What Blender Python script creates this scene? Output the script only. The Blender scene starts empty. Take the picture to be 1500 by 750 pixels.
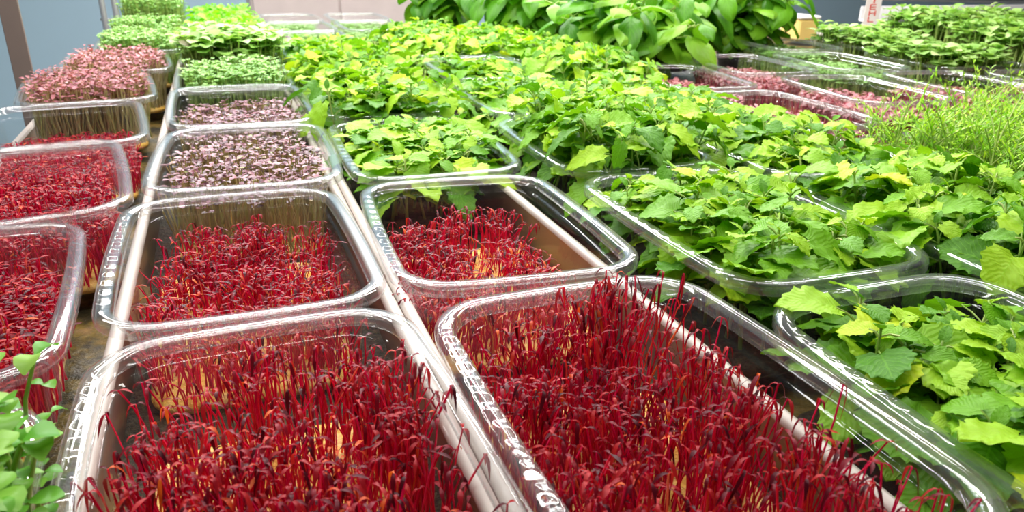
import bpy, math, random
import numpy as np
from mathutils import Vector, Matrix, noise
random.seed(7); RNG = np.random.RandomState(11)
S = 0.155           # metres per layout unit (camera stands one unit above the tray rims)
BZ = 0.90           # height of the bench surface the trays stand on
C = bpy.context.scene.collection
def wz(z): return BZ + (z + 1.4) * S          # layout height (-1 = rim level, -1.4 = tray floor) to metres
def W3(x, y, z): return Vector((x*S, y*S, wz(z)))

# ------------------------------------------------------------------ materials
def nodes(name):
    m = bpy.data.materials.new(name); m.use_nodes = True
    nt = m.node_tree; nt.nodes.clear()
    out = nt.nodes.new('ShaderNodeOutputMaterial')
    return m, nt, nt.nodes, nt.links, out
def val(L, sock, x):
    if hasattr(x, 'links'): L.new(x, sock)
    else: sock.default_value = x
def mixc(nt, fac, a, b, mode='MIX'):
    n = nt.nodes.new('ShaderNodeMix'); n.data_type = 'RGBA'; n.blend_type = mode
    val(nt.links, n.inputs[0], fac)
    for s, x in ((n.inputs[6], a), (n.inputs[7], b)):
        if hasattr(x, 'links'): nt.links.new(x, s)
        else: s.default_value = (*x[:3], 1)
    return n.outputs[2]
def mth(nt, op, a, b=0.0, c=0.0, clamp=False):
    n = nt.nodes.new('ShaderNodeMath'); n.operation = op; n.use_clamp = clamp
    for i, x in enumerate((a, b, c)): val(nt.links, n.inputs[i], x)
    return n.outputs[0]
def ramp(nt, fac, stops):
    n = nt.nodes.new('ShaderNodeValToRGB'); nt.links.new(fac, n.inputs[0])
    e = n.color_ramp.elements
    while len(e) < len(stops): e.new(0.5)
    for i, (p, c) in enumerate(stops): e[i].position = p; e[i].color = (*c, 1)
    return n.outputs[0]
def principled(nt, col, rough=0.5, metal=0.0, spec=0.5):
    b = nt.nodes.new('ShaderNodeBsdfPrincipled')
    if hasattr(col, 'links'): nt.links.new(col, b.inputs['Base Color'])
    else: b.inputs['Base Color'].default_value = (*col[:3], 1)
    val(nt.links, b.inputs['Roughness'], rough)
    b.inputs['Metallic'].default_value = metal
    b.inputs['Specular IOR Level'].default_value = spec
    return b
def tex_noise(nt, scale, detail=3, rough=0.5, stretch=None, coord='Object'):
    tc = nt.nodes.new('ShaderNodeTexCoord'); n = nt.nodes.new('ShaderNodeTexNoise')
    n.inputs['Scale'].default_value = scale; n.inputs['Detail'].default_value = detail
    n.inputs['Roughness'].default_value = rough
    if stretch:
        mp = nt.nodes.new('ShaderNodeMapping'); mp.inputs['Scale'].default_value = stretch
        nt.links.new(tc.outputs[coord], mp.inputs[0]); nt.links.new(mp.outputs[0], n.inputs['Vector'])
    else: nt.links.new(tc.outputs[coord], n.inputs['Vector'])
    return n.outputs[0]
def bump(nt, h, strength, dist=0.001):
    b = nt.nodes.new('ShaderNodeBump'); b.inputs['Strength'].default_value = strength
    b.inputs['Distance'].default_value = dist; nt.links.new(h, b.inputs['Height']); return b.outputs[0]

def mat_plastic(name, base, edge, haze, rough, tint=(0.95, 0.96, 0.96)):
    m, nt, N, L, out = nodes(name)
    tr = N.new('ShaderNodeBsdfTransparent'); tr.inputs[0].default_value = (*tint, 1)
    gl = N.new('ShaderNodeBsdfGlossy'); gl.inputs[0].default_value = (1, 1, 1, 1); gl.inputs['Roughness'].default_value = rough
    lw = N.new('ShaderNodeLayerWeight'); lw.inputs[0].default_value = 0.5
    f = mth(nt, 'MULTIPLY_ADD', mth(nt, 'POWER', lw.outputs['Facing'], 4.0), edge, base, True)
    nz = tex_noise(nt, 70, 1); L.new(bump(nt, nz, 0.025, 0.0004), gl.inputs['Normal'])
    mx = N.new('ShaderNodeMixShader'); L.new(f, mx.inputs[0]); L.new(tr.outputs[0], mx.inputs[1]); L.new(gl.outputs[0], mx.inputs[2])
    df = N.new('ShaderNodeBsdfDiffuse'); df.inputs[0].default_value = (0.9, 0.9, 0.92, 1)
    tl = N.new('ShaderNodeBsdfTranslucent'); tl.inputs[0].default_value = (0.9, 0.9, 0.92, 1)
    ad = N.new('ShaderNodeMixShader'); ad.inputs[0].default_value = 0.5; L.new(df.outputs[0], ad.inputs[1]); L.new(tl.outputs[0], ad.inputs[2])
    m2 = N.new('ShaderNodeMixShader'); L.new(mx.outputs[0], m2.inputs[1]); L.new(ad.outputs[0], m2.inputs[2])
    sm = tex_noise(nt, 45, 4, 0.65)
    L.new(mth(nt, 'MULTIPLY', mth(nt, 'MULTIPLY_ADD', sm, 1.6, -0.15, True), haze * 1.4), m2.inputs[0])
    L.new(m2.outputs[0], out.inputs[0]); return m
M = {}
M['plastic'] = mat_plastic('clear_plastic', 0.022, 0.30, 0.010, 0.05)
M['rim'] = mat_plastic('clear_plastic_rim', 0.07, 0.50, 0.04, 0.07)

def mat_leaf(name, c1, c2, c3, veins=0.0, rough=0.42, trans=0.35, glow=None, spec=0.45, vn=9.0):
    """c1..c3: spread of leaf colours, picked per leaf"""
    m, nt, N, L, out = nodes(name)
    g = N.new('ShaderNodeNewGeometry'); oi = N.new('ShaderNodeObjectInfo')
    r = mth(nt, 'FRACT', mth(nt, 'ADD', g.outputs['Random Per Island'], mth(nt, 'MULTIPLY', oi.outputs['Random'], 0.73)))
    col = ramp(nt, r, [(0.0, c1), (0.5, c2), (0.95, c3), (1.0, glow or c3)])
    uv = N.new('ShaderNodeUVMap'); sp = N.new('ShaderNodeSeparateXYZ'); L.new(uv.outputs[0], sp.inputs[0])
    b = principled(nt, col, rough, 0, spec)
    if veins:
        ax = mth(nt, 'ABSOLUTE', mth(nt, 'SUBTRACT', sp.outputs[0], 0.5))
        v = mth(nt, 'SUBTRACT', mth(nt, 'MULTIPLY', sp.outputs[1], vn), mth(nt, 'MULTIPLY', ax, vn * 0.9))
        pp = mth(nt, 'PINGPONG', v, 0.5)
        side = mth(nt, 'LESS_THAN', pp, 0.06); mid = mth(nt, 'LESS_THAN', ax, 0.018)
        vv = mth(nt, 'MAXIMUM', side, mid)
        col = mixc(nt, mth(nt, 'MULTIPLY', vv, veins), col, tuple(min(1, c * 1.7 + 0.03) for c in c2))
        L.new(col, b.inputs['Base Color'])
        h = mth(nt, 'ADD', mth(nt, 'MULTIPLY', pp, 1.4), mth(nt, 'MINIMUM', mth(nt, 'MULTIPLY', ax, 5.0), 0.5))
        h = mth(nt, 'ADD', h, mth(nt, 'MULTIPLY', tex_noise(nt, 420, 2), 0.5))
        L.new(bump(nt, h, 0.28, 0.0008), b.inputs['Normal'])
    t = N.new('ShaderNodeBsdfTranslucent')
    L.new(mixc(nt, 1.0, col, (1.0, 1.0, 0.55), 'MULTIPLY'), t.inputs[0])
    mx = N.new('ShaderNodeMixShader'); mx.inputs[0].default_value = trans
    L.new(b.outputs[0], mx.inputs[1]); L.new(t.outputs[0], mx.inputs[2]); L.new(mx.outputs[0], out.inputs[0])
    return m
M['red_stem'] = mat_leaf('crimson_stem', (0.62, 0.006, 0.07), (0.86, 0.014, 0.15), (0.92, 0.06, 0.15), rough=0.35, trans=0.45, glow=(0.9, 0.35, 0.12))
M['red_leaf'] = mat_leaf('dark_red_seed_leaf', (0.06, 0.003, 0.010), (0.25, 0.006, 0.022), (0.50, 0.020, 0.022), rough=0.40, trans=0.35, glow=(0.75, 0.14, 0.02), spec=0.25)
M['pink_leaf'] = mat_leaf('mauve_seed_leaf', (0.06, 0.02, 0.025), (0.24, 0.09, 0.125), (0.42, 0.20, 0.24), rough=0.4, trans=0.2, glow=(0.35, 0.38, 0.12))
M['rose_leaf'] = mat_leaf('rose_seed_leaf', (0.22, 0.05, 0.07), (0.46, 0.15, 0.18), (0.58, 0.27, 0.28), rough=0.4, trans=0.25)
M['rose_stem'] = mat_leaf('rose_stem', (0.55, 0.05, 0.13), (0.7, 0.12, 0.2), (0.8, 0.3, 0.3), rough=0.4, trans=0.35)
M['straw_stem'] = mat_leaf('straw_stem', (0.50, 0.40, 0.18), (0.68, 0.56, 0.32), (0.55, 0.52, 0.18), rough=0.4, trans=0.35)
M['cress_leaf'] = mat_leaf('cress_leaf', (0.16, 0.36, 0.07), (0.30, 0.55, 0.13), (0.45, 0.68, 0.25), rough=0.4, trans=0.3)
M['radish_leaf'] = mat_leaf('radish_leaf', (0.20, 0.42, 0.07), (0.36, 0.60, 0.14), (0.50, 0.68, 0.26), rough=0.4, trans=0.3, glow=(0.14, 0.05, 0.09))
M['shoot_leaf'] = mat_leaf('shoot_leaf', (0.10, 0.36, 0.02), (0.18, 0.48, 0.04), (0.34, 0.62, 0.10), rough=0.35, trans=0.35)
M['green_stem'] = mat_leaf('green_stem', (0.30, 0.48, 0.08), (0.42, 0.60, 0.14), (0.55, 0.65, 0.22), rough=0.4, trans=0.3)
M['balm_leaf'] = mat_leaf('crinkled_green_leaf', (0.07, 0.24, 0.008), (0.18, 0.44, 0.012), (0.40, 0.66, 0.025), 0.18, rough=0.5, spec=0.32, trans=0.28, glow=(0.56, 0.70, 0.02))
M['basil_leaf'] = mat_leaf('smooth_green_leaf', (0.06, 0.24, 0.008), (0.15, 0.42, 0.014), (0.28, 0.56, 0.03), 0.2, rough=0.42, vn=6.0)
M['lime_leaf'] = mat_leaf('lime_green_leaf', (0.11, 0.48, 0.01), (0.22, 0.63, 0.015), (0.36, 0.74, 0.03), 0.2, vn=6.0)
M['dill_leaf'] = mat_leaf('feathery_leaf', (0.20, 0.52, 0.02), (0.40, 0.72, 0.04), (0.60, 0.82, 0.07), rough=0.45, trans=0.35)

def mat_mat():
    m, nt, N, L, out = nodes('ochre_growing_mat')
    n1 = tex_noise(nt, 60, 5, 0.65); n2 = tex_noise(nt, 500, 3, 0.6, (1, 1, 0.3))
    c = ramp(nt, n1, [(0.3, (0.60, 0.26, 0.03)), (0.45, (0.86, 0.50, 0.08)), (0.58, (0.90, 0.62, 0.22)), (0.70, (0.85, 0.35, 0.25))])
    c = mixc(nt, mth(nt, 'MULTIPLY', n2, 0.25), c, (0.35, 0.15, 0.02))
    b = principled(nt, c, 0.75); L.new(bump(nt, n2, 0.8, 0.002), b.inputs['Normal']); L.new(b.outputs[0], out.inputs[0]); return m
def mat_soil():
    m, nt, N, L, out = nodes('dark_growing_mat')
    n2 = tex_noise(nt, 300, 4, 0.7)
    b = principled(nt, ramp(nt, n2, [(0.35, (0.012, 0.008, 0.005)), (0.6, (0.06, 0.04, 0.02)), (0.75, (0.16, 0.11, 0.05))]), 0.8)
    L.new(bump(nt, n2, 0.9, 0.003), b.inputs['Normal']); L.new(b.outputs[0], out.inputs[0]); return m
def mat_bench():
    m, nt, N, L, out = nodes('wet_algae_bench_mat')
    n1 = tex_noise(nt, 22, 5, 0.65); n2 = tex_noise(nt, 160, 4, 0.7)
    c = ramp(nt, n1, [(0.34, (0.008, 0.008, 0.006)), (0.48, (0.08, 0.06, 0.018)), (0.57, (0.30, 0.20, 0.03)), (0.68, (0.42, 0.24, 0.11))])
    c = mixc(nt, mth(nt, 'MULTIPLY_ADD', n2, 1.6, -0.45, True), c, (0.01, 0.01, 0.008))
    b = principled(nt, c, mth(nt, 'MULTIPLY_ADD', n2, 0.6, 0.1, True)); L.new(bump(nt, n2, 0.7, 0.002), b.inputs['Normal']); L.new(b.outputs[0], out.inputs[0]); return m
def mat_plain(name, col, rough=0.5, metal=0.0, var=0.12, sc=20, spec=0.5):
    m, nt, N, L, out = nodes(name)
    n = tex_noise(nt, sc, 4)
    c = mixc(nt, n, tuple(x * (1 - var) for x in col), tuple(min(1, x * (1 + var)) for x in col))
    b = principled(nt, c, rough, metal, spec); L.new(b.outputs[0], out.inputs[0]); return m
M['mat'] = mat_mat(); M['soil'] = mat_soil(); M['bench'] = mat_bench()
M['channel'] = mat_plain('cream_plastic_channel', (0.56, 0.49, 0.44), 0.35)
M['wall'] = mat_plain('blue_grey_wall_paint', (0.33, 0.47, 0.56), 0.7, var=0.05, sc=2)
M['floor'] = mat_plain('pale_concrete', (0.52, 0.50, 0.49), 0.6, sc=4)
M['post'] = mat_plain('taupe_painted_steel', (0.20, 0.155, 0.135), 0.5)
M['grey'] = mat_plain('galvanised_steel', (0.42, 0.43, 0.44), 0.4, 0.6)
M['dark'] = mat_plain('dark_plastic', (0.015, 0.016, 0.018), 0.4)
M['white'] = mat_plain('white_plastic', (0.86, 0.84, 0.83), 0.4)
M['paper'] = mat_plain('white_card', (0.85, 0.78, 0.74), 0.6)
M['cabinet'] = mat_plain('pale_pink_grey_laminate', (0.50, 0.42, 0.41), 0.6)
M['red_ink'] = mat_plain('red_ink', (0.70, 0.08, 0.06), 0.6)
M['yellow'] = mat_plain('yellow_plastic', (0.85, 0.62, 0.20), 0.5)
M['pot'] = mat_plain('dark_plant_pot', (0.03, 0.022, 0.018), 0.5)
M['lamp_body'] = mat_plain('aluminium_lamp_housing', (0.6, 0.6, 0.6), 0.4, 0.8)
def mat_emit(name, col, s):
    m, nt, N, L, out = nodes(name); e = N.new('ShaderNodeEmission')
    e.inputs[0].default_value = (*col, 1); e.inputs[1].default_value = s; L.new(e.outputs[0], out.inputs[0]); return m
M['led'] = mat_emit('led_diodes', (1.0, 0.97, 0.95), 60.0)

# ------------------------------------------------------------------ mesh helpers
class MB:
    """collects verts / faces (in layout units relative to the thing's own base) for ONE mesh"""
    def __init__(s): s.v = []; s.f = []; s.m = []; s.uv = []; s.cur = 0
    def add(s, verts, faces, mi=0, uvs=None):
        b = len(s.v); s.v += [tuple(x) for x in verts]
        s.uv += (list(uvs) if uvs is not None else [(0.5, 0.0)] * len(verts))
        s.f += [tuple(b + i for i in f) for f in faces]; s.m += [mi] * len(faces)
    def box(s, c, d, mi=0, bev=0.0, rot=None):
        x, y, z = d[0]/2, d[1]/2, d[2]/2; e = min(bev, x*.9, y*.9, z*.9)
        if e <= 0:
            vs = [(a*x, b*y, g*z) for g in (-1, 1) for b in (-1, 1) for a in (-1, 1)]
            fs = [(0,2,3,1), (4,5,7,6), (0,1,5,4), (2,6,7,3), (0,4,6,2), (1,3,7,5)]
        else:   # vertical-edge and top-bottom chamfer
            ring = lambda X, Y: [(X, Y-e), (X-e, Y), (-X+e, Y), (-X, Y-e), (-X, -Y+e), (-X+e, -Y), (X-e, -Y), (X, -Y+e)]
            vs = []
            for zz, q in ((-z, e), (-z+e, 0), (z-e, 0), (z, e)):
                vs += [(a, b, zz) for a, b in ring(x - q, y - q)]
            fs = [tuple(range(7, -1, -1)), tuple(range(24, 32))]
            for k in range(3):
                for i in range(8): j = (i+1) % 8; fs.append((k*8+i, k*8+j, k*8+8+j, k*8+8+i))
        if rot is not None: vs = [tuple(rot @ Vector(p)) for p in vs]
        s.add([(p[0]+c[0], p[1]+c[1], p[2]+c[2]) for p in vs], fs, mi)
    def tube(s, pts, rad, n=8, mi=0, cap=True):
        pts = [Vector(p) for p in pts]; vs = []; N = len(pts)
        rr = rad if hasattr(rad, '__len__') else [rad]*N
        for i, p in enumerate(pts):
            d = (pts[min(i+1, N-1)] - pts[max(i-1, 0)]).normalized()
            a = d.cross(Vector((0.3, 1, 0.2))); a = a.normalized() if a.length > 1e-4 else Vector((1,0,0)); b = d.cross(a)
            for k in range(n):
                t = 2*math.pi*k/n; vs.append(p + (a*math.cos(t) + b*math.sin(t))*rr[i])
        fs = [(i*n+k, i*n+(k+1) % n, (i+1)*n+(k+1) % n, (i+1)*n+k) for i in range(N-1) for k in range(n)]
        if cap: fs += [tuple(range(n-1, -1, -1)), tuple(range((N-1)*n, N*n))]
        s.add(vs, fs, mi)
    def arrays(s):
        return (np.array(s.v, float).reshape(-1, 3), s.f, np.array(s.m, int), np.array(s.uv, float).reshape(-1, 2))
    def build(s, name, mats, parent=None, smooth=True, loc=None):
        me = mesh_from(name, np.array(s.v, float), s.f, s.m, np.array(s.uv, float), mats, smooth)
        return link(name, me, parent, loc)
def mesh_from(name, V, F, MI, UV, mats, smooth=True):
    me = bpy.data.meshes.new(name); me.from_pydata((V*S).tolist(), [], F)
    for m in (mats if isinstance(mats, (list, tuple)) else [mats]): me.materials.append(m)
    me.polygons.foreach_set('material_index', np.array(MI, dtype=np.int32))
    if smooth: me.polygons.foreach_set('use_smooth', np.ones(len(F), dtype=bool))
    ul = me.uv_layers.new(name='UVMap'); li = np.empty(len(me.loops), dtype=np.int32); me.loops.foreach_get('vertex_index', li)
    ul.data.foreach_set('uv', UV[li].astype(np.float32).ravel()); me.update(); return me
def link(name, me, parent=None, loc=None):
    o = bpy.data.objects.new(name, me); C.objects.link(o)
    if parent: o.parent = parent
    if loc is not None: o.location = loc
    return o
def tag(o, label=None, cat=None, group=None, kind=None):
    if label: o['label'] = label
    if cat: o['category'] = cat
    if group: o['group'] = group
    if kind: o['kind'] = kind
    return o
def empty(name, loc, rz=0.0):
    o = bpy.data.objects.new(name, None); C.objects.link(o); o.location = loc; o.rotation_euler = (0, 0, rz)
    o.empty_display_size = 0.02; return o
def merge(templates, placements):
    """templates: list of MB.arrays(); placements: (template index, 4x4 matrix).  One big array set."""
    Vs, Fs, Ms, Us, b = [], [], [], [], 0
    for ti, mt in placements:
        V, F, MI, UV = templates[ti]; A = np.array(mt)
        Vs.append(V @ A[:3, :3].T + A[:3, 3]); Us.append(UV); Ms.append(MI)
        Fs += [tuple(b + i for i in f) for f in F]; b += len(V)
    return np.concatenate(Vs), Fs, np.concatenate(Ms), np.concatenate(Us)

# ------------------------------------------------------------------ camera
FPX, PIT, ROL, YAW = 1100.76, 0.388054, 0.0186867, -0.377217
cp, sp = math.cos(PIT), math.sin(PIT); Z = Matrix.Rotation(YAW, 3, 'Z')
F_ = Z @ Vector((0, cp, -sp)); U_ = Z @ Vector((0, sp, cp)); R_ = Z @ Vector((1, 0, 0))
R2 = R_*math.cos(ROL) + U_*math.sin(ROL); U2 = U_*math.cos(ROL) - R_*math.sin(ROL)
cam = bpy.data.cameras.new('camera'); co = bpy.data.objects.new('camera', cam); C.objects.link(co)
co.matrix_world = Matrix.Translation(W3(0, 0, 0)) @ Matrix((R2, U2, -F_)).transposed().to_4x4()
cam.sensor_width = 36; cam.sensor_fit = 'HORIZONTAL'; cam.lens = FPX/1500*36; cam.clip_start = 0.005; cam.clip_end = 60
cam.dof.use_dof = True; cam.dof.focus_distance = 2.6*S; cam.dof.aperture_fstop = 22
bpy.context.scene.camera = co
def inframe(x, y, z):
    p = Vector((x, y, z)); d = p.dot(F_)
    if d < 0.1: return False
    px = 750 + FPX*p.dot(R2)/d; py = 375 - FPX*p.dot(U2)/d
    return -15 < px < 1515 and -15 < py < 765

# ------------------------------------------------------------------ trays
TW, TL, TR, TB = 0.911, 1.3346, 0.186, 0.022
def outline(inset, n=9, nl=49, nw=9):
    hx, hy = TW/2 - inset, TL/2 - inset; r = max(0.03, TR - inset*0.75); pts = []
    for cx, cy, a0 in ((1, 1, 0), (-1, 1, 90), (-1, -1, 180), (1, -1, 270)):
        for i in range(n):
            a = math.radians(a0 + 90*i/(n-1)); pts.append((cx*(hx-r) + r*math.cos(a), cy*(hy-r) + r*math.sin(a)))
        nx, ny = {0: (-1, 1), 90: (-1, -1), 180: (1, -1), 270: (1, 1)}[a0]
        a = pts[-1]; b = {0: (-(hx-r), hy), 90: (-hx, -(hy-r)), 180: (hx-r, -hy), 270: (hx, hy-r)}[a0]
        ns = nl if a0 in (90, 270) else nw
        a0_ = a0
        for i in range(1, ns): t = i/ns; pts.append((a[0]*(1-t)+b[0]*t, a[1]*(1-t)+b[1]*t))
    return [(x*(1 - 2*TB/TW*(2*y/TL)**2), y*(1 - 2*TB/TL*(2*x/TW)**2)) for x, y in pts]
RIM = [(.006,-.044), (.0,-.040), (-.001,-.014), (.003,-.004), (.012,0), (.028,.001), (.044,0), (.052,-.004), (.057,-.012), (.060,-.040),
       (.054,-.040), (.051,-.014), (.045,-.007), (.028,-.006), (.012,-.007), (.008,-.014), (.006,-.044)]
BODY = [(.0595,-.03), (.061,-.062), (.066,-.067), (.074,-.070), (.078,-.078), (.084,-.12), (.090,-.22), (.097,-.32), (.101,-.362), (.108,-.384), (.122,-.397), (.15,-.4), (.30,-.4)]
def tray_meshes(dz=0, tx=0, ty=0):
    def zz(x, y, z): h = (0.4 + z)/0.4; return 0.4*h + h*(dz + tx*x + ty*y)
    out = []
    for prof, cap in ((RIM, False), (BODY, True)):
        mb = MB(); vs = []; n = None
        for ins, z in prof:
            o = outline(ins); n = len(o)
            rib = 0 if cap or not (.02 < ins < .05 and z > -.005) else .005     # stacking ribs pressed into the lip of the long sides
            vs += [(x, y, zz(x, y, z - (rib if (x < -.38 and abs(y) < .48 and k % 4 < 2) else 0))) for k, (x, y) in enumerate(o)]
        fs = [(i*n+k, i*n+(k+1) % n, (i+1)*n+(k+1) % n, (i+1)*n+k) for i in range(len(prof)-1) for k in range(n)]
        if cap: fs.append(tuple(range((len(prof)-1)*n, len(prof)*n)))
        mb.add(vs, fs); V, F, MI, UV = mb.arrays()
        out.append(mesh_from('rim' if not cap else 'container', V, F, MI, UV, M['rim'] if not cap else M['plastic']))
    return out
STD = tray_meshes()
def mat_mesh(mat, top):
    mb = MB(); prof = [(.128, .006), (.118, .02), (.115, top-.012), (.128, top), (.18, top+.003), (.32, top)]; vs = []
    for ins, z in prof:
        o = outline(ins); n = len(o)
        vs += [(x, y, z + (0.006*noise.noise(Vector((x*9, y*9, 3))) if ins > .18 else 0)) for x, y in o]
    fs = [(i*n+k, i*n+(k+1) % n, (i+1)*n+(k+1) % n, (i+1)*n+k) for i in range(len(prof)-1) for k in range(n)]
    fs.append(tuple(range((len(prof)-1)*n, len(prof)*n))); fs.append(tuple(range(n-1, -1, -1)))
    mb.add(vs, fs); V, F, MI, UV = mb.arrays(); return mesh_from('growing_mat', V, F, MI, UV, mat)
MATS = {'mat': mat_mesh(M['mat'], .045), 'soil': mat_mesh(M['soil'], .06)}

def make_tray(name, x, y, rz, label, cat, group, mat='mat', fit=None):
    root = empty(name, W3(x, y, -1.4), rz); tag(root, label, cat, group)
    rim, body = STD if fit is None else tray_meshes(*fit)
    tag(link('container', body, root), 'clear thin plastic tray body')
    tag(link('rim', rim, root), 'rounded flat lip of the clear tray')
    link('growing_mat', MATS[mat], root)
    return root

# ------------------------------------------------------------------ seedlings
def leaf_strip(mb, base, dirv, up, L, Wd, droop, mi, rows=4, cup=0.15, round_=False):
    """a small seed leaf as a curved strip with a midrib fold"""
    d = Vector(dirv).normalized(); u = Vector(up); sd = d.cross(u).normalized(); vs = []; uv = []
    prof = ([0.12, 0.75, 1.0, 0.85, 0.1] if round_ else [0.2, 0.75, 1.0, 0.7, 0.08])
    for i in range(rows+1):
        t = i/rows; c = Vector(base) + d*(L*t*(1-0.2*t*abs(droop))) - u*(L*droop*t*t); w = prof[i]*Wd*0.5
        vs += [c - sd*w + u*(cup*w), c - u*0.0, c + sd*w + u*(cup*w)]; uv += [(0, t), (.5, t), (1, t)]
    fs = []
    for i in range(rows):
        a = i*3; fs += [(a, a+1, a+4, a+3), (a+1, a+2, a+5, a+4)]
    mb.add(vs, fs, mi, uv)
def seedling(h, bend, rad, leafL, leafW, droop, npair=1, round_=False, gap=0.0, seed=0):
    """returns (stem MB, leaves MB), rooted at the origin"""
    r = random.Random(seed); st = MB(); lf = MB(); az = r.uniform(0, 6.28)
    pts = []
    for i in range(6):
        t = i/5; off = bend*(t*t) + 0.03*h*math.sin(t*6 + seed)
        pts.append((math.cos(az)*off, math.sin(az)*off, h*t))
    st.tube(pts, [rad*1.1, rad, rad, rad*.9, rad*.85, rad*.8], 4, 0, False)
    top = Vector(pts[-1]); a = r.uniform(0, 3.14)
    for k in range(npair):
        for sgn in (0, math.pi):
            ang = a + k*1.57 + sgn + r.uniform(-.35, .35); sc = (1.0 if k == 0 else 0.6)*r.uniform(.85, 1.15)
            up0 = r.uniform(.1, .55)
            leaf_strip(lf, top - Vector((0, 0, gap*k)), (math.cos(ang), math.sin(ang), up0), (0, 0, 1), leafL*sc, leafW*sc, droop*r.uniform(.4, 1.4), 0, 4, .2, round_)
    return st, lf
SP = {}   # species: stem templates, leaf templates, shared meshes
def species(key, n, stem_mat, leaf_mat, gen):
    T = []
    for i in range(n):
        st, lf = gen(i); nv = MB()
        nv.add(st.v, st.f, 0, st.uv); nv.add(lf.v, lf.f, 1, lf.uv)
        sm = mesh_from('seedling', *st.arrays(), M[stem_mat]); lm = mesh_from('seed_leaves', *lf.arrays(), M[leaf_mat])
        cm = mesh_from('seedling', *nv.arrays(), [M[stem_mat], M[leaf_mat]])
        T.append((nv.arrays(), sm, lm, cm))
    SP[key] = (T, [M[stem_mat], M[leaf_mat]])
U = random.uniform
species('amaranth', 10, 'red_stem', 'red_leaf', lambda i: seedling(.20, U(.02, .075), .0027, .037, .0095, U(.5, 1.6), 1, seed=i))
species('amaranth_far', 8, 'red_stem', 'red_leaf', lambda i: seedling(.20, U(.0, .03), .0036, .038, .0125, U(.2, .9), 1, seed=i+40))
species('mauve', 8, 'straw_stem', 'pink_leaf', lambda i: seedling(.30, U(.0, .05), .0040, .034, .026, U(.0, .4), 1, True, seed=i+80))
species('cress', 8, 'green_stem', 'cress_leaf', lambda i: seedling(.36, U(.0, .03), .0050, .042, .034, U(.0, .4), 2, True, seed=i+120))
species('radish', 8, 'green_stem', 'radish_leaf', lambda i: seedling(.46, U(.0, .05), .0080, .125, .115, U(.0, .5), 1, True, seed=i+160))
species('rose', 8, 'rose_stem', 'rose_leaf', lambda i: seedling(.20, U(.0, .03), .0070, .060, .030, U(.2, .7), 1, True, seed=i+200))
species('shoot', 8, 'green_stem', 'shoot_leaf', lambda i: seedling(.40, U(.0, .10), .0070, .072, .058, U(.1, .6), 3, True, gap=.06, seed=i+240))
species('rosetop', 8, 'straw_stem', 'rose_leaf', lambda i: seedling(.36, U(.0, .04), .0045, .040, .028, U(.0, .4), 1, True, seed=i+280))

def sow(root, key, n, hfun, plant, plants_kind, split=True, mat_top=.045, ext=(.355, .555), dens=None, lean=.10, keep=100):
    T, mats = SP[key]; ox, oy = root.location.x/S, root.location.y/S; rz = root.rotation_euler.z; cr, sr = math.cos(rz), math.sin(rz)
    items = []; tries = 0; seed = ox*3.1 + oy*1.7
    while len(items) < n and tries < n*12:
        tries += 1; x = U(-1, 1); y = U(-1, 1)
        if abs(x)**4 + abs(y)**4 > 1.1: continue
        x *= ext[0]; y *= ext[1]
        q = noise.noise(Vector((x*7, y*7, seed)))
        if dens and U(0, 1) > dens(x, y, q): continue
        h = hfun(x, y, q); th0 = T[0][0][0]; k = random.randrange(len(T)); base = {'amaranth': .20, 'amaranth_far': .20, 'mauve': .30, 'cress': .36, 'radish': .46, 'rose': .20, 'shoot': .40, 'rosetop': .36}[key]
        hs = h/base*U(.82, 1.15); ls = U(.85, 1.2)
        # nearest to a wall they lean outwards a touch
        lx, ly = random.gauss(0, lean), random.gauss(0, lean)
        sh = Matrix(((ls, 0, lx*hs, 0), (0, ls, ly*hs, 0), (0, 0, hs, 0), (0, 0, 0, 1)))
        mt = Matrix.Translation((x, y, mat_top-.004)) @ sh @ Matrix.Rotation(U(0, 6.28), 4, 'Z')
        gx, gy = ox + x*cr - y*sr, oy + x*sr + y*cr
        vis = inframe(gx, gy, -1.4 + h)
        items.append(((0 if vis else 1000) + math.hypot(gx, gy), k, mt, hs, ls))
    items.sort(key=lambda t: t[0])
    for d, k, mt, hs, ls in items[:keep]:
        loc = mt.translation*S; q = Matrix.Rotation(U(0, 6.28), 3, 'Z')
        o = link(plant, T[k][1] if split else T[k][3], root, loc)
        o.rotation_euler = (U(-.14, .14), U(-.14, .14), U(0, 6.28)); o.scale = (ls, ls, hs)
        if split:
            lf = link('seed_leaves', T[k][2], o)
            lf['label'] = {'amaranth': 'dark red paired seed leaves', 'amaranth_far': 'dark red paired seed leaves', 'shoot': 'rounded bright green paired leaves'}.get(key, 'paired seed leaves')
    rest = [(k, mt) for d, k, mt, hs, ls in items[keep:]]
    if rest:
        V, F, MI, UV = merge([t[0] for t in T], rest)
        tag(link(plants_kind, mesh_from(plants_kind, V, F, MI, UV, mats), root), kind='stuff')

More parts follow.
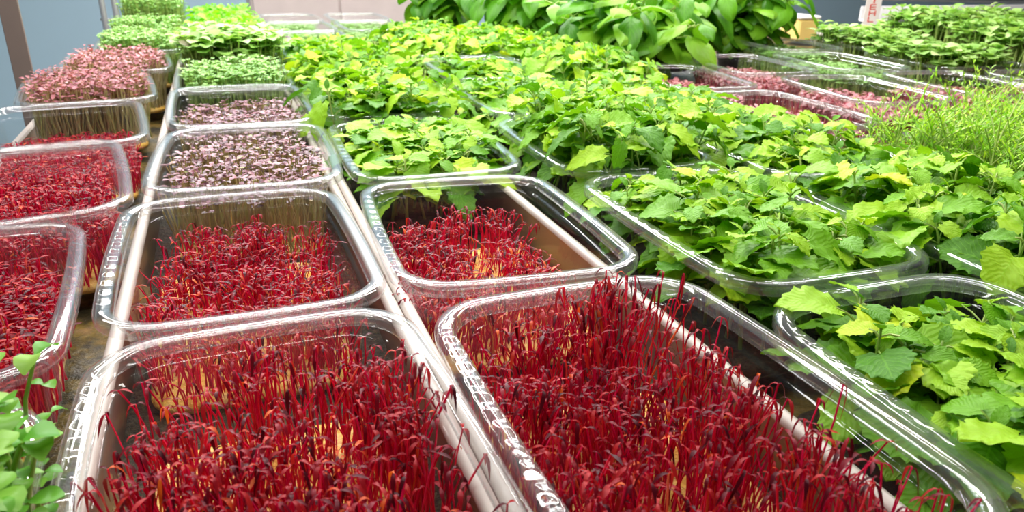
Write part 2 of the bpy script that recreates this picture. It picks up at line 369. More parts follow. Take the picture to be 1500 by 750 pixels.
# ------------------------------------------------------------------ leafy plants
def big_leaf(mb, base, az, pitch, L, Wd, mi, cren=.09, ncr=6, rows=20, curl=.35, heart=True, dome=.0, roll=0.0, rnd=None):
    """leaf blade as a curved sheet: toothed outline, folded midrib, puckered between the side veins"""
    r = rnd or random; vs = []; uv = []; cols = 6
    for i in range(rows+1):
        t = i/rows
        w = (math.sin(math.pi*min(1, t*.93+.07))**.52)*(1-.22*t)*1.08
        if heart and t < .15: w *= .55 + t*3
        if not heart: w = math.sin(math.pi*min(1, t*.95+.05))**.75
        w *= 1 + cren*math.cos(2*math.pi*t*5.5 + 2)
        if i == rows: w = .03
        for j in range(cols+1):
            s_ = j/cols*2-1
            yy = s_*w*Wd*.5; xx = L*t + .03*L*abs(s_)**2*math.cos(2*math.pi*t*5.5 + 3.3)*(cren > .05) - (cren*.35*L*(abs(s_) > .9)) - (.10*L*abs(s_)*(1-t) if heart and t < .25 else 0)
            zz = .16*abs(yy) - curl*L*t*t - dome*Wd*s_*s_*.5 + .030*L*math.sin(s_*6+t*2)*math.sin(t*21) * (1 if heart else .3)
            vs.append(Vector((xx, yy, zz))); uv.append((j/cols, t))
    fs = [(i*(cols+1)+j, i*(cols+1)+j+1, (i+1)*(cols+1)+j+1, (i+1)*(cols+1)+j) for i in range(rows) for j in range(cols)]
    A = Matrix.Rotation(az, 3, 'Z') @ Matrix.Rotation(-pitch, 3, 'Y') @ Matrix.Rotation(roll, 3, 'X')
    mb.add([A @ v + Vector(base) for v in vs], fs, mi, uv)
def balm_plant(seed, h=.36, big=.15, mats=None, npairs=4, spread=1.0):
    r = random.Random(seed); mb = MB(); az0 = r.uniform(0, 3); lean = r.uniform(0, .07); la = r.uniform(0, 6.28)
    P = lambda t: Vector((math.cos(la)*lean*t, math.sin(la)*lean*t, h*t))
    mb.tube([P(i/4) for i in range(5)], [.008, .007, .006, .005, .004], 5, 0)
    for k in range(npairs):
        t = [.42, .62, .80, .93, 1.0][k]; sz = [1.0, 1.12, .95, .55, .3][k]*big
        for sg in (0, math.pi):
            az = az0 + k*1.5708 + sg + r.uniform(-.4, .4); pet = r.uniform(.3, .6)*sz*spread; el = r.uniform(.1, .7)
            b = P(t); tip = b + Vector((math.cos(az)*pet*math.cos(el), math.sin(az)*pet*math.cos(el), pet*math.sin(el)))
            mb.tube([b, (b+tip)/2 + Vector((0, 0, .006)), tip], .0035, 4, 0, False)
            big_leaf(mb, tip, az, r.uniform(-.35, .35), sz*r.uniform(.85, 1.15), sz*r.uniform(.78, 1.0), 1, .085, curl=r.uniform(.05, .5), roll=r.uniform(-.35, .35))
    big_leaf(mb, P(1), az0, .8, big*.3, big*.2, 1)
    V, F, MI, UV = mb.arrays(); return mesh_from('leafy_plant', V, F, MI, UV, mats or [M['green_stem'], M['balm_leaf']])
BALM = [balm_plant(i, .34, .168) for i in range(9)]
BALMS = [balm_plant(i+50, .32, .14) for i in range(7)]
LIME = [balm_plant(i+90, .36, .16, [M['green_stem'], M['lime_leaf']]) for i in range(6)]
def plant_leafy(root, meshes, n, hfun, name='leafy_plant', ext=(.33, .54), mat_top=.06, sc=1.0, ln=.25):
    ox, oy = root.location.x/S, root.location.y/S
    nx = max(2, int(round(math.sqrt(n*ext[0]/ext[1])))); ny = max(2, int(round(n/nx)))
    for i in range(nx):
        for j in range(ny):
            x = ((i+.5)/nx*2-1)*ext[0] + U(-.035, .035); y = ((j+.5)/ny*2-1)*ext[1] + U(-.035, .035)
            x = max(-ext[0], min(ext[0], x)); y = max(-ext[1], min(ext[1], y))
            q = noise.noise(Vector((x*4+ox, y*4+oy, 2.0)))
            o = link(name, random.choice(meshes), root, Vector((x, y, mat_top-.004))*S)
            s = U(.88, 1.14)*sc; o.scale = (s, s, hfun(x, y, q)/.34*U(.9, 1.1))
            # outer plants lean over the lip a little
            o.rotation_euler = (U(-.12, .12) - ln*(y/ext[1])*(abs(y) > .8*ext[1]), U(-.12, .12) + ln*(x/ext[0])*(abs(x) > .6*ext[0]), U(0, 6.28))

# ------------------------------------------------------------------ place the trays
G_RED, G_LEAF = 'clear trays of red microgreens', 'clear trays of crinkled green herb'
FIT = {'B2': (.0152, 2.7931, .0044, -.0247, -.008, -.0068), 'C2': (.9431, 2.6955, -.0822, -.0011, -.006, -.0272), 'B3': (.1074, 4.043, -.058, .0081, -.0014, -.0051),
       'B4': (.1392, 5.3423, .0087, .0233, -.0068, .0162), 'C3': (1.0288, 4.0757, -.0321, -.0205, .0011, .007), 'D2': (1.9071, 2.3541, -.0115, .0253, -.0162, -.0006),
       'B1': (.0369, 1.4621, .0154, -.037, .0001, .0098), 'C1': (.9227, 1.3021, -.0077, .0276, -.0032, -.0106), 'D1': (1.8566, .9959, -.0196, .0103, .0091, .0119),
       'A2': (-.8819, 3.8649, .1205, .0029, .019, .0034), 'A1': (-.9404, 2.5843, .0621, -.0093, -.0193, -.0089)}
def ft(k, name, label, cat, group, mat='mat'):
    x, y, a, dz, tx, ty = FIT[k]; return make_tray(name, x, y, a, label, cat, group, mat, (dz, tx, ty))
MT = 'microgreen_tray'; HT = 'herb_tray'
t = ft('B1', MT, 'front clear tray of tall crimson seedlings, left of the bottom centre', 'tray', G_RED)
sow(t, 'amaranth', 980, lambda x, y, q: .28 + .07*q, 'seedling', 'seedlings', dens=lambda x, y, q: (.6 + 1.6*q)*(1 if x > -.27 or q > .1 else .3))
t = ft('C1', MT, 'front clear tray with crimson seedlings poking above its rim, right of bottom centre', 'tray', G_RED)
sow(t, 'amaranth', 1050, lambda x, y, q: (.28 + .09*q + (.09 if y > .30 and x > -.02 else 0) + .05*(x > .12)), 'seedling', 'seedlings', dens=lambda x, y, q: (.62 + 1.5*q)*(x < .29))
t = ft('B2', MT, 'clear tray of short red seedlings on orange mat before tall straw stems', 'tray', G_RED)
sow(t, 'amaranth', 1100, lambda x, y, q: .165 + .05*q + .03*(y > .3), 'seedling', 'seedlings', dens=lambda x, y, q: (.7 + 1.3*q)*(1 if x > -.30 else .4), keep=100)
t = ft('C2', MT, 'clear tray half filled with short red seedlings, cream bar along its right wall', 'tray', G_RED)
sow(t, 'amaranth', 850, lambda x, y, q: .18 + .05*q + .03*(y > .2), 'seedling', 'seedlings', dens=lambda x, y, q: (.7 + 1.3*q)*(x < .235)*(y < .47))
t = ft('A1', MT, 'clear tray of dark maroon seedlings, nearest of the red ones at the left edge', 'tray', G_RED)
sow(t, 'amaranth_far', 1300, lambda x, y, q: .22 + .03*q, 'seedling', 'seedlings')
t = ft('A2', MT, 'clear tray of bright crimson seedlings, second nearest of the left row', 'tray', G_RED)
sow(t, 'amaranth_far', 1400, lambda x, y, q: .22 + .03*q, 'seedling', 'seedlings')
t = make_tray(MT, -.87, 5.13, .10, 'tray of short red seedlings at left before tall pale stems', 'tray', G_RED)
sow(t, 'amaranth_far', 1400, lambda x, y, q: .15 + .02*q, 'seedling', 'seedlings')
G_MV = 'clear trays of mauve microgreens'
t = ft('B3', MT, 'clear tray of tall straw coloured stems with sparse mauve tops, behind the red tray', 'tray', G_MV)
sow(t, 'mauve', 780, lambda x, y, q: .285 + .03*q, 'seedling', 'seedlings', split=False, lean=.08)
t = ft('B4', MT, 'clear tray of pinkish brown seedlings standing in front of a green cress tray', 'tray', G_MV)
sow(t, 'mauve', 1200, lambda x, y, q: .25 + .03*q + .02*(x > .1), 'seedling', 'seedlings', split=False, lean=.08)
t = make_tray(MT, -.88, 6.42, .10, 'clear tray heaped with dusky pink seedlings, nearer of the two dusky pink ones at left', 'tray', G_MV)
sow(t, 'rosetop', 1300, lambda x, y, q: .38 + .03*q, 'seedling', 'seedlings', split=False, ext=(.36, .56), lean=.08)
t = make_tray(MT, -.80, 7.80, .08, 'farthest clear tray of dusky pink seedlings, beside the blue wall', 'tray', G_MV)
sow(t, 'rosetop', 1100, lambda x, y, q: .37 + .03*q, 'seedling', 'seedlings', split=False, lean=.08)
G_CR = 'clear trays of green cress'
for x, y, a, h, lab in ((-.68, 9.15, .03, .41, 'clear tray of fine pale green cress right behind the dusky pink left trays'),
                        (-.68, 10.50, .0, .44, 'second pale green cress tray counting back from the pink left trays'),
                        (-.66, 11.85, .0, .60, 'tall yellowish green cress tray at the far left end of the bench'),
                        (.15, 6.68, .0, .385, 'clear tray of short even green cress between mauve seedlings and round leaved radish')):
    t = make_tray(MT, x, y, a, lab, 'tray', G_CR)
    sow(t, 'cress', 1000, lambda x, y, q: h + .03*q, 'seedling', 'seedlings', split=False, ext=(.34, .56), lean=.07)
t = make_tray(MT, .17, 8.02, 0, 'tray overflowing with large round pale radish leaves and purple specks, second row from left', 'tray', 'trays of radish sprouts')
sow(t, 'radish', 420, lambda x, y, q: .50 + .06*q, 'seedling', 'seedlings', split=False, ext=(.42, .60), lean=.12)
for x, y, lab in ((.18, 9.38, 'tray of vivid lime green leaves right behind the round leaved radish tray'), (.20, 10.75, 'tray of vivid lime green leaves, second behind the radish'),
                  (.22, 12.1, 'last lime green leafy tray at the far bench end')):
    t = make_tray(HT, x, y, 0, lab, 'tray', 'trays of lime green leaves', 'soil'); plant_leafy(t, LIME, 40, lambda x, y, q: .45 + .06*q)

def leafy(x, y, a, label, h=.40, n=40, key=None, meshes=None, ext=(.33, .54), sc=1.0, ln=.25):
    t = ft(key, HT, label, 'tray', G_LEAF, 'soil') if key else make_tray(HT, x, y, a, label, 'tray', G_LEAF, 'soil')
    plant_leafy(t, meshes or BALM, n, lambda x, y, q: h + .08*q, ext=ext, sc=sc, ln=ln); return t
leafy(0, 0, 0, 'leafy green tray with full clear rim showing, directly behind the half empty red tray', .35, 56, 'C3', ext=(.27, .45), ln=-.10)
leafy(0, 0, 0, 'large crinkled leafy tray right of centre with its whole near rim bare', .42, 54, 'D2', ext=(.26, .46), ln=-.06)
leafy(0, 0, 0, 'dark crinkled leafy tray filling the lower right corner, nearest of all leafy ones', .35, 54, 'D1', ext=(.25, .47), ln=-.06)
for x, y, a, h, lab in ((1.07, 5.43, -.02, .44, 'leafy green tray behind the one with the full rim, third row from left'),
                        (1.10, 6.78, .0, .44, 'leafy green tray beside the cress tray, across the dark gap'),
                        (1.12, 8.12, .0, .38, 'leafy green tray beside the radish tray, across the dark gap'),
                        (2.02, 3.80, -.04, .50, 'heaped leafy green tray in the middle with pale green toothed leaves over its front rim'),
                        (2.16, 5.20, -.04, .36, 'leafy green tray in front of the one with a bare white left corner'),
                        (2.30, 6.66, -.03, .37, 'leafy green tray whose bare white left corner and back rim show'),
                        (2.38, 8.05, -.02, .40, 'leafy green tray just behind the bare white tray corner'),
                        (2.46, 9.42, -.02, .40, 'small looking leafy tray near the far end, left of the basil'),
                        (2.87, 2.02, -.02, .44, 'leafy green tray at the right edge below the feathery dill'),
                        (2.98, 3.42, -.02, .38, 'leafy green tray left of the feathery dill'),
                        (3.06, 4.80, -.02, .36, 'bright leafy tray in front of the pink seedling trays'),
                        (3.12, 6.18, -.02, .48, 'yellow green leafy tray just below the big basil leaves'),
                        (3.22, 7.58, -.02, .42, 'far leafy tray left of and below the basil'),
                        (3.30, 8.95, -.02, .40, 'farthest leafy tray at the left foot of the basil'),
                        (2.80, .62, .0, .40, 'leafy green tray cut off by the right picture edge beside the dark one')):
    tight = y == 6.66     # this one leaves its clear lip free
    leafy(x, y, a, lab, h-.03 if tight else h+.03, 48, ext=(.25, .44) if tight else (.37, .58), ln=-.06 if tight else .25)
# young trays at the far end: only a thin pale green stand under the rims
for x, y, lab in ((1.14, 9.46, 'pale tray of sparse low green sprouts beside the lime green leaves'), (1.15, 10.82, 'pale nearly empty tray at the far end, left of the pair'), (1.16, 12.15, 'last pale tray of the third row at the bench end'),
                  (2.12, 10.80, 'pale tray at the far end, right of the pair, sparse green sprouts inside'), (2.16, 12.15, 'last pale tray of the fourth row, by the bench end and basil')):
    t = make_tray(MT, x, y, 0, lab, 'tray', 'young pale trays at the bench end')
    sow(t, 'cress', 500, lambda x, y, q: .22 + .03*q, 'seedling', 'seedlings', split=False)
G_RO = 'clear trays of rose microgreens'
for x, y, a, n, h, lab in ((3.70, 4.28, -.03, 1100, .22, 'clear tray of magenta seedlings right behind the heaped leafy trays'),
                           (3.84, 5.72, -.12, 900, .20, 'shaded clear tray of dark pink seedlings under the basil leaves'),
                           (4.98, 4.78, -.14, 1000, .20, 'clear tray of coral pink seedlings right of the magenta one, dill sprig over it'),
                           (6.12, 4.75, -.12, 900, .20, 'clear tray of reddish seedlings with a dill stalk before it, near the right edge'),
                           (7.20, 4.55, -.12, 800, .20, 'rust coloured seedling tray touching the right picture edge'),
                           (4.95, 6.25, -.12, 800, .20, 'dark clear tray of maroon seedlings in the shade behind the coral one')):
    t = make_tray(MT, x, y, a, lab, 'tray', G_RO)
    sow(t, 'rose', n, lambda x, y, q: h + .03*q, 'seedling', 'seedlings', split=False)
for x, y, lab in ((6.05, 6.20, 'clear tray of low green cress between the pink trays and the radish'), (6.55, 7.62, 'small far green cress tray beside the basil shade')):
    t = make_tray(MT, x, y, -.12, lab, 'tray', G_CR)
    sow(t, 'cress', 900, lambda x, y, q: .24 + .04*q, 'seedling', 'seedlings', split=False)
k = 0
for x, y, lab in ((7.20, 6.05, 'tray of rounded radish leaves, left one of the near pair at upper right'), (8.25, 5.95, 'tray of rounded radish leaves, right one of the near pair'),
                  (9.25, 5.70, 'tray of rounded radish leaves running off the right edge'), (7.65, 7.42, 'radish leaf tray behind the near left one, right of the basil'),
                  (8.70, 7.35, 'radish leaf tray behind the near pair, under the shelf beam'), (9.75, 7.20, 'radish leaf tray at the far right beside the steel tubes')):
    t = make_tray(MT, x, y, -.08, lab, 'tray', 'trays of radish sprouts')
    sow(t, 'radish', 380, lambda x_, y_, q: (.42 if x < 8 else .60) + .08*q, 'seedling', 'seedlings', split=False, ext=(.42, .62), lean=.12)
# bright shoots at the lower left, close to the lens
t = make_tray(MT, -.885, 1.19, .0, 'clear tray of bright green round leaved shoots in the lower left corner', 'tray', 'trays of green shoots')
sow(t, 'shoot', 520, lambda x, y, q: .41 + .06*q + .03*(x > .2), 'seedling', 'seedlings', ext=(.43, .62), lean=.10)

# dill
def dill(seed):
    r = random.Random(seed); mb = MB(); h = r.uniform(.5, .66)
    def frond(base, az, el, L, dpt=0):
        pts = [base]; d = Vector((math.cos(az)*math.cos(el), math.sin(az)*math.cos(el), math.sin(el)))
        n = 7; side = d.cross(Vector((0, 0, 1))).normalized()
        for i in range(1, n+1): pts.append(pts[-1] + d*(L/n)); d = (d - Vector((0, 0, .13))).normalized()
        mb.tube(pts, [.006*(1-.1*i) for i in range(n+1)], 3, 0, False)
        for i in range(2, n+1):
            for sg in (-1, 1):
                l = L*.26*(1-.09*i); a = pts[i]; v = (side*sg + (pts[i]-pts[i-1]).normalized()*.7).normalized()
                b = a + v*l + Vector((0, 0, r.uniform(-.01, .02)))
                w = .0045; nrm = Vector((0, 0, 1)).cross(v).normalized()*w
                m_ = (a+b)/2 + Vector((0, 0, .004))
                mb.add([a-nrm*.6, a+nrm*.6, m_-nrm, m_+nrm, b], [(0, 1, 3, 2), (2, 3, 4)], 1, [(0, 0), (1, 0), (0, .5), (1, .5), (.5, 1)])
                for q in (.4, .7):
                    c = a*(1-q) + b*q; v2 = (v + d*.9*(1 if q < .5 else .5)).normalized(); e = c + v2*l*.42; n2 = Vector((0, 0, 1)).cross(v2).normalized()*w*.9
                    mb.add([c-n2*.6, c+n2*.6, e], [(0, 1, 2)], 1, [(0, 0), (1, 0), (.5, 1)])
    mb.tube([(0, 0, 0), (.01, 0, h*.4), (.0, .01, h*.75)], [.007, .006, .005], 4, 0, False)
    a0 = r.uniform(0, 6)
    for k in range(9):
        frond(Vector((0, 0, h*r.uniform(.15, .75))), a0 + k*2.4, r.uniform(.6, 1.35), r.uniform(.22, .34))
    # a couple of grass like blades low down
    for k in range(2):
        az = r.uniform(0, 6.28); leaf_strip(mb, (0, 0, .1), (math.cos(az), math.sin(az), 1.3), (0, 0, 1), .38, .028, .75, 1, 4, .3)
    V, F, MI, UV = mb.arrays(); return mesh_from('dill_plant', V, F, MI, UV, [M['green_stem'], M['dill_leaf']])
DILL = [dill(i) for i in range(7)]
for x, y, a, lab in ((3.86, 2.72, -.05, 'tray of tall feathery bright green dill at the right, nearest clump'), (4.82, 2.85, -.05, 'tray of feathery dill running off the right edge')):
    t = make_tray('dill_tray', x, y, a, lab, 'tray', 'trays of feathery dill', 'soil')
    plant_leafy(t, DILL, 77, lambda x, y, q: .33 + .05*q, 'dill_plant', ext=(.36, .60), sc=1.0)
t = None

# basil in pots
def basil(seed, H, R):
    """trailing bush of large smooth leaves on a few branching stems: (stems, foliage)"""
    r = random.Random(seed); st = MB(); lf = MB()
    for s_ in range(12):
        az = s_*2.4 + r.uniform(-.3, .3); rad = R*(.15 + .75*(s_/12)); hh = H*(1 - .45*(s_/12)**2)*r.uniform(.85, 1.05)
        pts = [Vector((math.cos(az)*rad*(t**1.3), math.sin(az)*rad*(t**1.3), hh*t)) for t in (0, .2, .4, .6, .8, 1)]
        st.tube(pts, [.022, .019, .016, .014, .011, .008], 6)
        for i in range(1, 6):
            for sg in range(4 if i > 1 else 2):
                a = az + i*1.57 + sg*1.57 + r.uniform(-.4, .4); L = r.uniform(.30, .46)*(1 if i < 5 else .7); pet = r.uniform(.05, .14)
                b = pts[i] + Vector((0, 0, r.uniform(-.06, .04))); tip = b + Vector((math.cos(a)*pet, math.sin(a)*pet, .03))
                st.tube([b, tip], .006, 4, 0, False)
                big_leaf(lf, tip, a, r.uniform(-.7, .25), L, L*r.uniform(.66, .80), 0, .015, rows=10, curl=r.uniform(.2, .6), heart=False, dome=.35, roll=r.uniform(-.4, .4))
    return st, lf
def pot_mb(r0, r1, h, n=28):
    mb = MB(); prof = [(r0, 0), (r1, h*.86), (r1*1.07, h*.86), (r1*1.08, h), (r1*.98, h), (r1*.95, h*.9), (0.02, h*.88)]
    vs = [(R*math.cos(2*math.pi*k/n), R*math.sin(2*math.pi*k/n), z) for R, z in prof for k in range(n)]
    fs = [(i*n+k, i*n+(k+1) % n, (i+1)*n+(k+1) % n, (i+1)*n+k) for i in range(len(prof)-1) for k in range(n)] + [tuple(range(n-1, -1, -1))]
    mb.add(vs, fs); return mb
for i, (x, y, H, R, lab) in enumerate(((4.25, 7.35, .74, 1.20, 'nearest bushy large leaved basil plant, leaves hanging over the dark pink trays'),
                                       (5.45, 8.45, 1.0, .85, 'large leaved basil plant at the back right of the clump'),
                                       (3.95, 9.60, 1.0, .95, 'large leaved basil plant at the back left of the clump'),
                                       (6.45, 8.35, 1.0, .80, 'basil plant at the right end of the clump against the blue wall'),
                                       (3.40, 11.4, .90, .90, 'farthest basil plant at the left end of the clump'))):
    root = empty('basil_plant', W3(x, y, -1.4)); tag(root, lab, 'potted plant', 'big basil plants behind the leafy trays')
    pot_mb(.24, .32, .34).build('plant_pot', M['pot'], root)
    st, lf = basil(i+3, H, R)
    st.build('stems', M['green_stem'], root, loc=(0, 0, .29*S)); tag(lf.build('foliage', M['basil_leaf'], root, loc=(0, 0, .29*S)), 'large smooth curved green leaves')

# ------------------------------------------------------------------ bench, growing channels
root = empty('grow_bench', W3(4.2, 6.2, -1.4) - Vector((0, 0, .012))); tag(root, 'dark wet bench carrying all the plant trays, brown algae stains', 'bench')
bx0, bx1, by0, by1 = -1.36, 10.6, -.4, 13.0; cx, cy = (bx0+bx1)/2, (by0+by1)/2; ox, oy = cx-4.2, cy-6.2
mb = MB(); mb.box((ox, oy, -.03), (bx1-bx0, by1-by0, .06)); mb.build('bench_top', M['bench'], root, smooth=False)
for dx, dy, sx, sy in ((-(bx1-bx0)/2-.03, 0, .06, by1-by0+.12), ((bx1-bx0)/2+.03, 0, .06, by1-by0+.12)):
    mb = MB(); mb.box((ox+dx, oy+dy, .02), (sx, sy, .22), bev=.012); mb.build('edge_rail', M['channel'], root, smooth=False)
for dy in (-(by1-by0)/2-.03, (by1-by0)/2+.03):
    mb = MB(); mb.box((ox, oy+dy, .02), (bx1-bx0, .06, .22), bev=.012); mb.build('edge_rail', M['channel'], root, smooth=False)
for dx in (-1, 1):
    for dy in (-1, 1):
        mb = MB(); mb.box((ox+dx*(bx1-bx0)*.45, oy+dy*(by1-by0)*.45, -.06-2.8), (.25, .25, 5.5), bev=.03); mb.build('leg', M['grey'], root, smooth=False)
def channel(L0, Ls, R0, Rs, y0, y1, label, wall_h=.20):
    """U shaped plastic channel; its side walls end in a rounded lip"""
    root = empty('growing_channel', W3((L0+R0)/2, (y0+y1)/2, -1.4) - Vector((0, 0, .0115))); tag(root, label, 'channel', 'cream plastic growing channels')
    mx, my = (L0+R0)/2, (y0+y1)/2
    def sweep(prof, x0, s, name, close=True):
        mb = MB(); vs = []
        ys = [y0 + (y1-y0)*i/24 for i in range(25)]
        for y in ys: vs += [(x0 + s*y + px - mx, y - my, pz) for px, pz in prof]
        n = len(prof); fs = [(i*n+k, i*n+(k+1) % n, (i+1)*n+(k+1) % n, (i+1)*n+k) for i in range(24) for k in range(n)]
        fs += [tuple(range(n-1, -1, -1)), tuple(range(24*n, 25*n))]; mb.add(vs, fs)
        V, F, MI, UV = mb.arrays(); return link(name, mesh_from(name, V, F, MI, UV, M['channel']), root)
    lip = lambda sg: [(sg*a, b) for a, b in ((.0, .0), (.0, wall_h-.03), (-.012, wall_h-.012), (-.006, wall_h+.002), (.012, wall_h+.010), (.030, wall_h+.004), (.038, wall_h-.012), (.030, wall_h-.026), (.018, wall_h-.03), (.018, .0))]
    sweep(lip(1), L0, Ls, 'side_wall'); sweep(lip(-1), R0, Rs, 'side_wall')
    mb = MB(); vs = [(L0+Ls*y0+.018-mx, y0-my, .068), (R0+Rs*y0-.018-mx, y0-my, .068), (R0+Rs*y1-.018-mx, y1-my, .068), (L0+Ls*y1+.018-mx, y1-my, .068)]
    vs += [(a, b, .0) for a, b, c in vs]; mb.add(vs, [(0,1,2,3), (7,6,5,4), (0,4,5,1), (1,5,6,2), (2,6,7,3), (3,7,4,0)]); mb.build('channel_floor', M['soil'], root, smooth=False)
channel(-.435, .012, .452, .020, .3, 12.9, 'cream channel under the second row, its left wall showing beside the brown gap', .31)
channel(.476, .020, 1.335, .013, .3, 12.9, 'cream channel under the third row, pinkish right wall inside the front trays', .31)

# ------------------------------------------------------------------ surroundings
def struct(name, mb, mat, smooth=False):
    o = mb.build(name, mat, None, smooth); o['kind'] = 'structure'; return o
HB = -(BZ/S) - 0.0   # floor below bench, in layout units relative to tray floor
mb = MB(); mb.box((8, 8, BZ/S*0 - .05), (60, 60, .1)); struct('floor', mb, M['floor'])
mb = MB(); mb.box((8, 21, 8), (70, .3, 16)); struct('wall_back', mb, M['wall'])
mb = MB(); mb.box((-16, 4, 8), (.3, 34, 16)); struct('wall_left', mb, M['wall'])
mb = MB(); mb.box((8, 4, 16.9), (52, 36, .2)); struct('ceiling', mb, M['floor'])

def P(px, py, Y):
    d = F_ + R2*((px-750)/FPX) - U2*((py-375)/FPX); return d*(Y/d.y)
# left upright
p = P(24, 60, 7.6)
root = empty('bench_upright', Vector((p.x*S, 7.6*S, 0))); tag(root, 'taupe steel angle post rising at the upper left corner beside the blue wall', 'post')
mb = MB(); mb.box((0, 0, 7.6), (.15, .03, 15.2), bev=.006); mb.box((-.06, .06, 7.6), (.03, .12, 15.2), bev=.006); mb.build('angle_post', M['post'], root, smooth=False)
for z in (5.0, 7.0, 9.0):
    mb = MB(); mb.tube([(0.0, -.03, z), (0.0, -.012, z)], .025, 10); mb.build('bolt', M['grey'], root)
# far left wire upright
p = P(157, 20, 12.7)
root = empty('wire_shelf_upright', Vector((p.x*S, 13.4*S, 0))); tag(root, 'grey wire rack upright behind the far left cress tray', 'rack')
for dx in (-.12, .05, .2):
    mb = MB(); mb.tube([(dx, 0, 0), (dx, 0, 12)], .045, 10); mb.build('post', M['grey'], root)
for z in (4.3, 4.9, 5.5, 6.1):
    mb = MB(); mb.tube([(-.18, 0, z), (.26, 0, z)], .02, 8); mb.build('wire', M['grey'], root)

# right rack with beams and a white lit tray
root = empty('steel_rack', W3(12.9, 10.4, 0) * 1.0); root.location.z = 0; tag(root, 'grey steel rack with horizontal tubes beyond the radish trays at upper right', 'rack')
def zr(z): return wz(z)/S
def rail(a, b, r, nm, mat, root=root):
    mb = MB(); o = Vector((12.9, 10.4, 0)); A = Vector((a[0], a[1], zr(a[2]))) - o; B = Vector((b[0], b[1], zr(b[2]))) - o
    d = B-A; rot = Matrix((d.normalized(), Vector((0, 0, 1)).cross(d).normalized(), d.normalized().cross(Vector((0, 0, 1)).cross(d).normalized()))).transposed()
    mb.box((A+B)/2, (d.length, r[0], r[1]), bev=min(r)*.2, rot=rot); return mb.build(nm, mat, root, smooth=False)
rail((10.35, 10.3, -.60), (15.0, 10.3, -.70), (.25, .20), 'beam', M['grey'])
rail((10.2, 9.9, -1.13), (15.0, 9.9, -1.20), (.12, .10), 'beam', M['grey'])
rail((10.9, 9.5, -1.30), (15.0, 9.3, -1.42), (.08, .07), 'beam', M['grey'])
rail((10.02, 10.4, -4), (10.02, 10.4, .8), (.2, .35), 'post', M['dark'])
rail((10.55, 10.5, -4), (10.55, 10.5, .8), (.2, .35), 'post', M['dark'])
# white trough standing on the rack
root = empty('white_trough', W3(13.6, 10.8, -1.12)); tag(root, 'white plastic trough lying on the steel rack under the beam', 'trough')
mb = MB(); mb.box((0, 0, .0), (4.6, .9, .04), bev=.01); mb.build('base', M['white'], root, smooth=False)
for dy in (-.45, .45):
    mb = MB(); mb.box((0, dy, .12), (4.6, .04, .26), bev=.01); mb.build('side_wall', M['white'], root, smooth=False)
rail2 = rail((11.2, 10.75, -1.19), (15.4, 10.75, -1.19), (.7, .06), 'shelf', M['grey'], bpy.data.objects['steel_rack'])
root = empty('storage_cabinet', Vector((2.3*S, 15.2*S, 0))); tag(root, 'pale pinkish cabinet standing beyond the far end of the bench', 'cabinet')
mb = MB(); mb.box((0, 0, 3.3), (3.1, 1.2, 6.6), bev=.03); mb.build('cabinet_body', M['cabinet'], root, smooth=False)
for dx in (-.76, .76):
    mb = MB(); mb.box((dx, -.62, 3.3), (1.48, .04, 6.3), bev=.01); d_ = mb.build('door', M['cabinet'], root, smooth=False)
    mb = MB(); mb.box((dx*.12, -.66, 3.9), (.05, .05, .6), bev=.01); mb.build('handle', M['grey'], d_, smooth=False)
# sign strip with red lettering
p = P(1276, 8, 10.1)
root = empty('hanging_sign', Vector((p.x*S, 10.05*S, wz(-1.05)))); tag(root, 'narrow white card with red lettering fixed to the rack post', 'sign')
rx = Matrix.Rotation(-.42, 3, 'Z')
mb = MB(); mb.box((0, 0, .35), (.26, .012, .80), bev=.003, rot=None); mb.build('card', M['paper'], root, smooth=False)
mb = MB()
for i, g in enumerate(('E', 'L', 'T', 'I', 'E', 'H', 'L')):
    z = .66 - i*.10
    for (a, b, w, h) in {'E': ((-.03, 0, .012, .07), (.0, .03, .05, .012), (.0, 0, .05, .012), (.0, -.03, .05, .012)), 'L': ((-.03, 0, .012, .07), (.0, -.03, .05, .012)),
                         'T': ((0, 0, .012, .07), (0, .03, .07, .012)), 'I': ((0, 0, .014, .07),), 'H': ((-.03, 0, .012, .07), (.03, 0, .012, .07), (0, 0, .06, .012))}[g]:
        mb.box((a*1.6, -.008, z+b*1.2), (w*1.8, .004, h*1.2))
mb.build('lettering', M['red_ink'], root, smooth=False)
root.rotation_euler.z = -.35
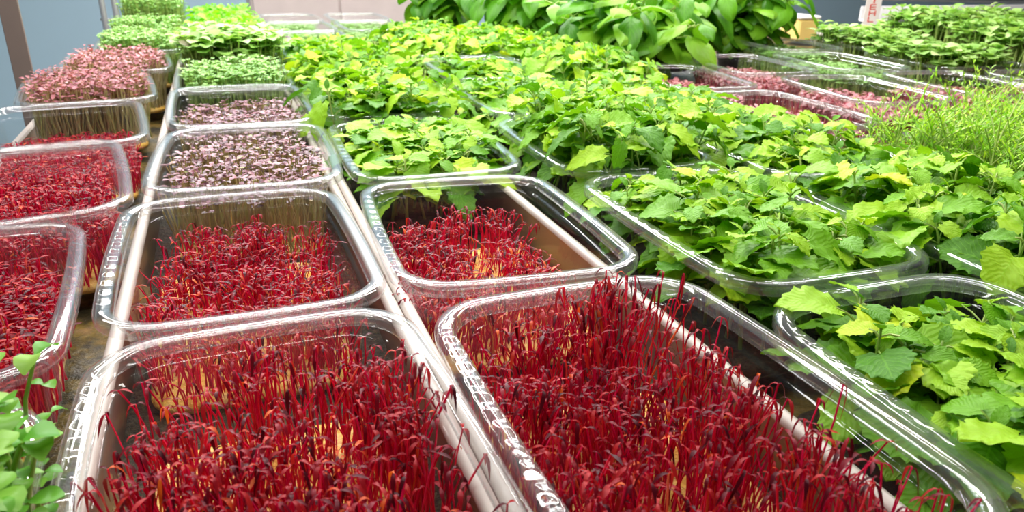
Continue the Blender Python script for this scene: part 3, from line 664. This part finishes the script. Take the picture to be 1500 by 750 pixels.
# pale yellow box behind the radish
p = P(1172, 30, 11.0)
root = empty('storage_box', Vector((p.x*S, 11.0*S, wz(-1.4)))); tag(root, 'pale yellow and white box standing behind the radish trays, left of the sign', 'box')
mb = MB(); mb.box((0, 0, .18), (.42, .5, .36), bev=.03); mb.build('box_body', M['yellow'], root, smooth=False)
mb = MB(); mb.box((0, 0, .39), (.46, .54, .06), bev=.02); mb.build('lid', M['white'], root, smooth=False)

# ------------------------------------------------------------------ light: LED grow lamps hung over the bench, one unseen lamp added for the wall
def lamp(x, y, z, L, W_, P_, rot=0.0, label=''):
    root = empty('grow_lamp', W3(x, y, z), rot); tag(root, label, 'lamp', 'LED grow lamps over the bench')
    mb = MB(); mb.box((0, 0, .12), (L+.3, W_+.12, .2), bev=.04); mb.build('housing', M['lamp_body'], root, smooth=False)
    for sg in (-1, 1):
        mb = MB(); mb.tube([(sg*L*.4, 0, .2), (sg*L*.4, 0, 16.82 - wz(z)/S)], .02, 6); mb.build('hanging_cable', M['grey'], root)
    ld = bpy.data.lights.new('led_light', 'AREA'); ld.shape = 'RECTANGLE'; ld.size = L*S; ld.size_y = W_*S; ld.energy = P_; ld.color = (1.0, 0.965, 0.94)
    lo = bpy.data.objects.new('led_light', ld); C.objects.link(lo); lo.parent = root; lo.location = (0, 0, -.01*S)
    return root
lamp(1.0, 1.6, 3.2, 8, .35, 5.5, 0, 'aluminium LED lamp bar over the front trays')
lamp(2.2, 4.6, 3.0, 10, .35, 11.0, 0, 'aluminium LED lamp bar over the middle trays')
lamp(3.2, 8.0, 3.0, 13, .35, 20.0, 0, 'aluminium LED lamp bar over the far trays')
lamp(3.6, 11.2, 3.0, 13, .35, 16.0, 0, 'aluminium LED lamp bar over the bench end')
lamp(5.0, 18.2, 9, 14, .8, 90.0, 0, 'added unseen LED lamp that brightens the back wall')  # unseen extra lamp, added only to light the back wall
w = bpy.data.worlds.new('world'); bpy.context.scene.world = w; w.use_nodes = True
w.node_tree.nodes['Background'].inputs[0].default_value = (0.75, 0.8, 0.9, 1); w.node_tree.nodes['Background'].inputs[1].default_value = 0.02
sc = bpy.context.scene
sc.view_settings.view_transform = 'Standard'; sc.view_settings.look = 'None'; sc.view_settings.gamma = 1; sc.view_settings.use_curve_mapping = False
sc.view_settings.exposure = 0.0
sc.cycles.transparent_max_bounces = 18
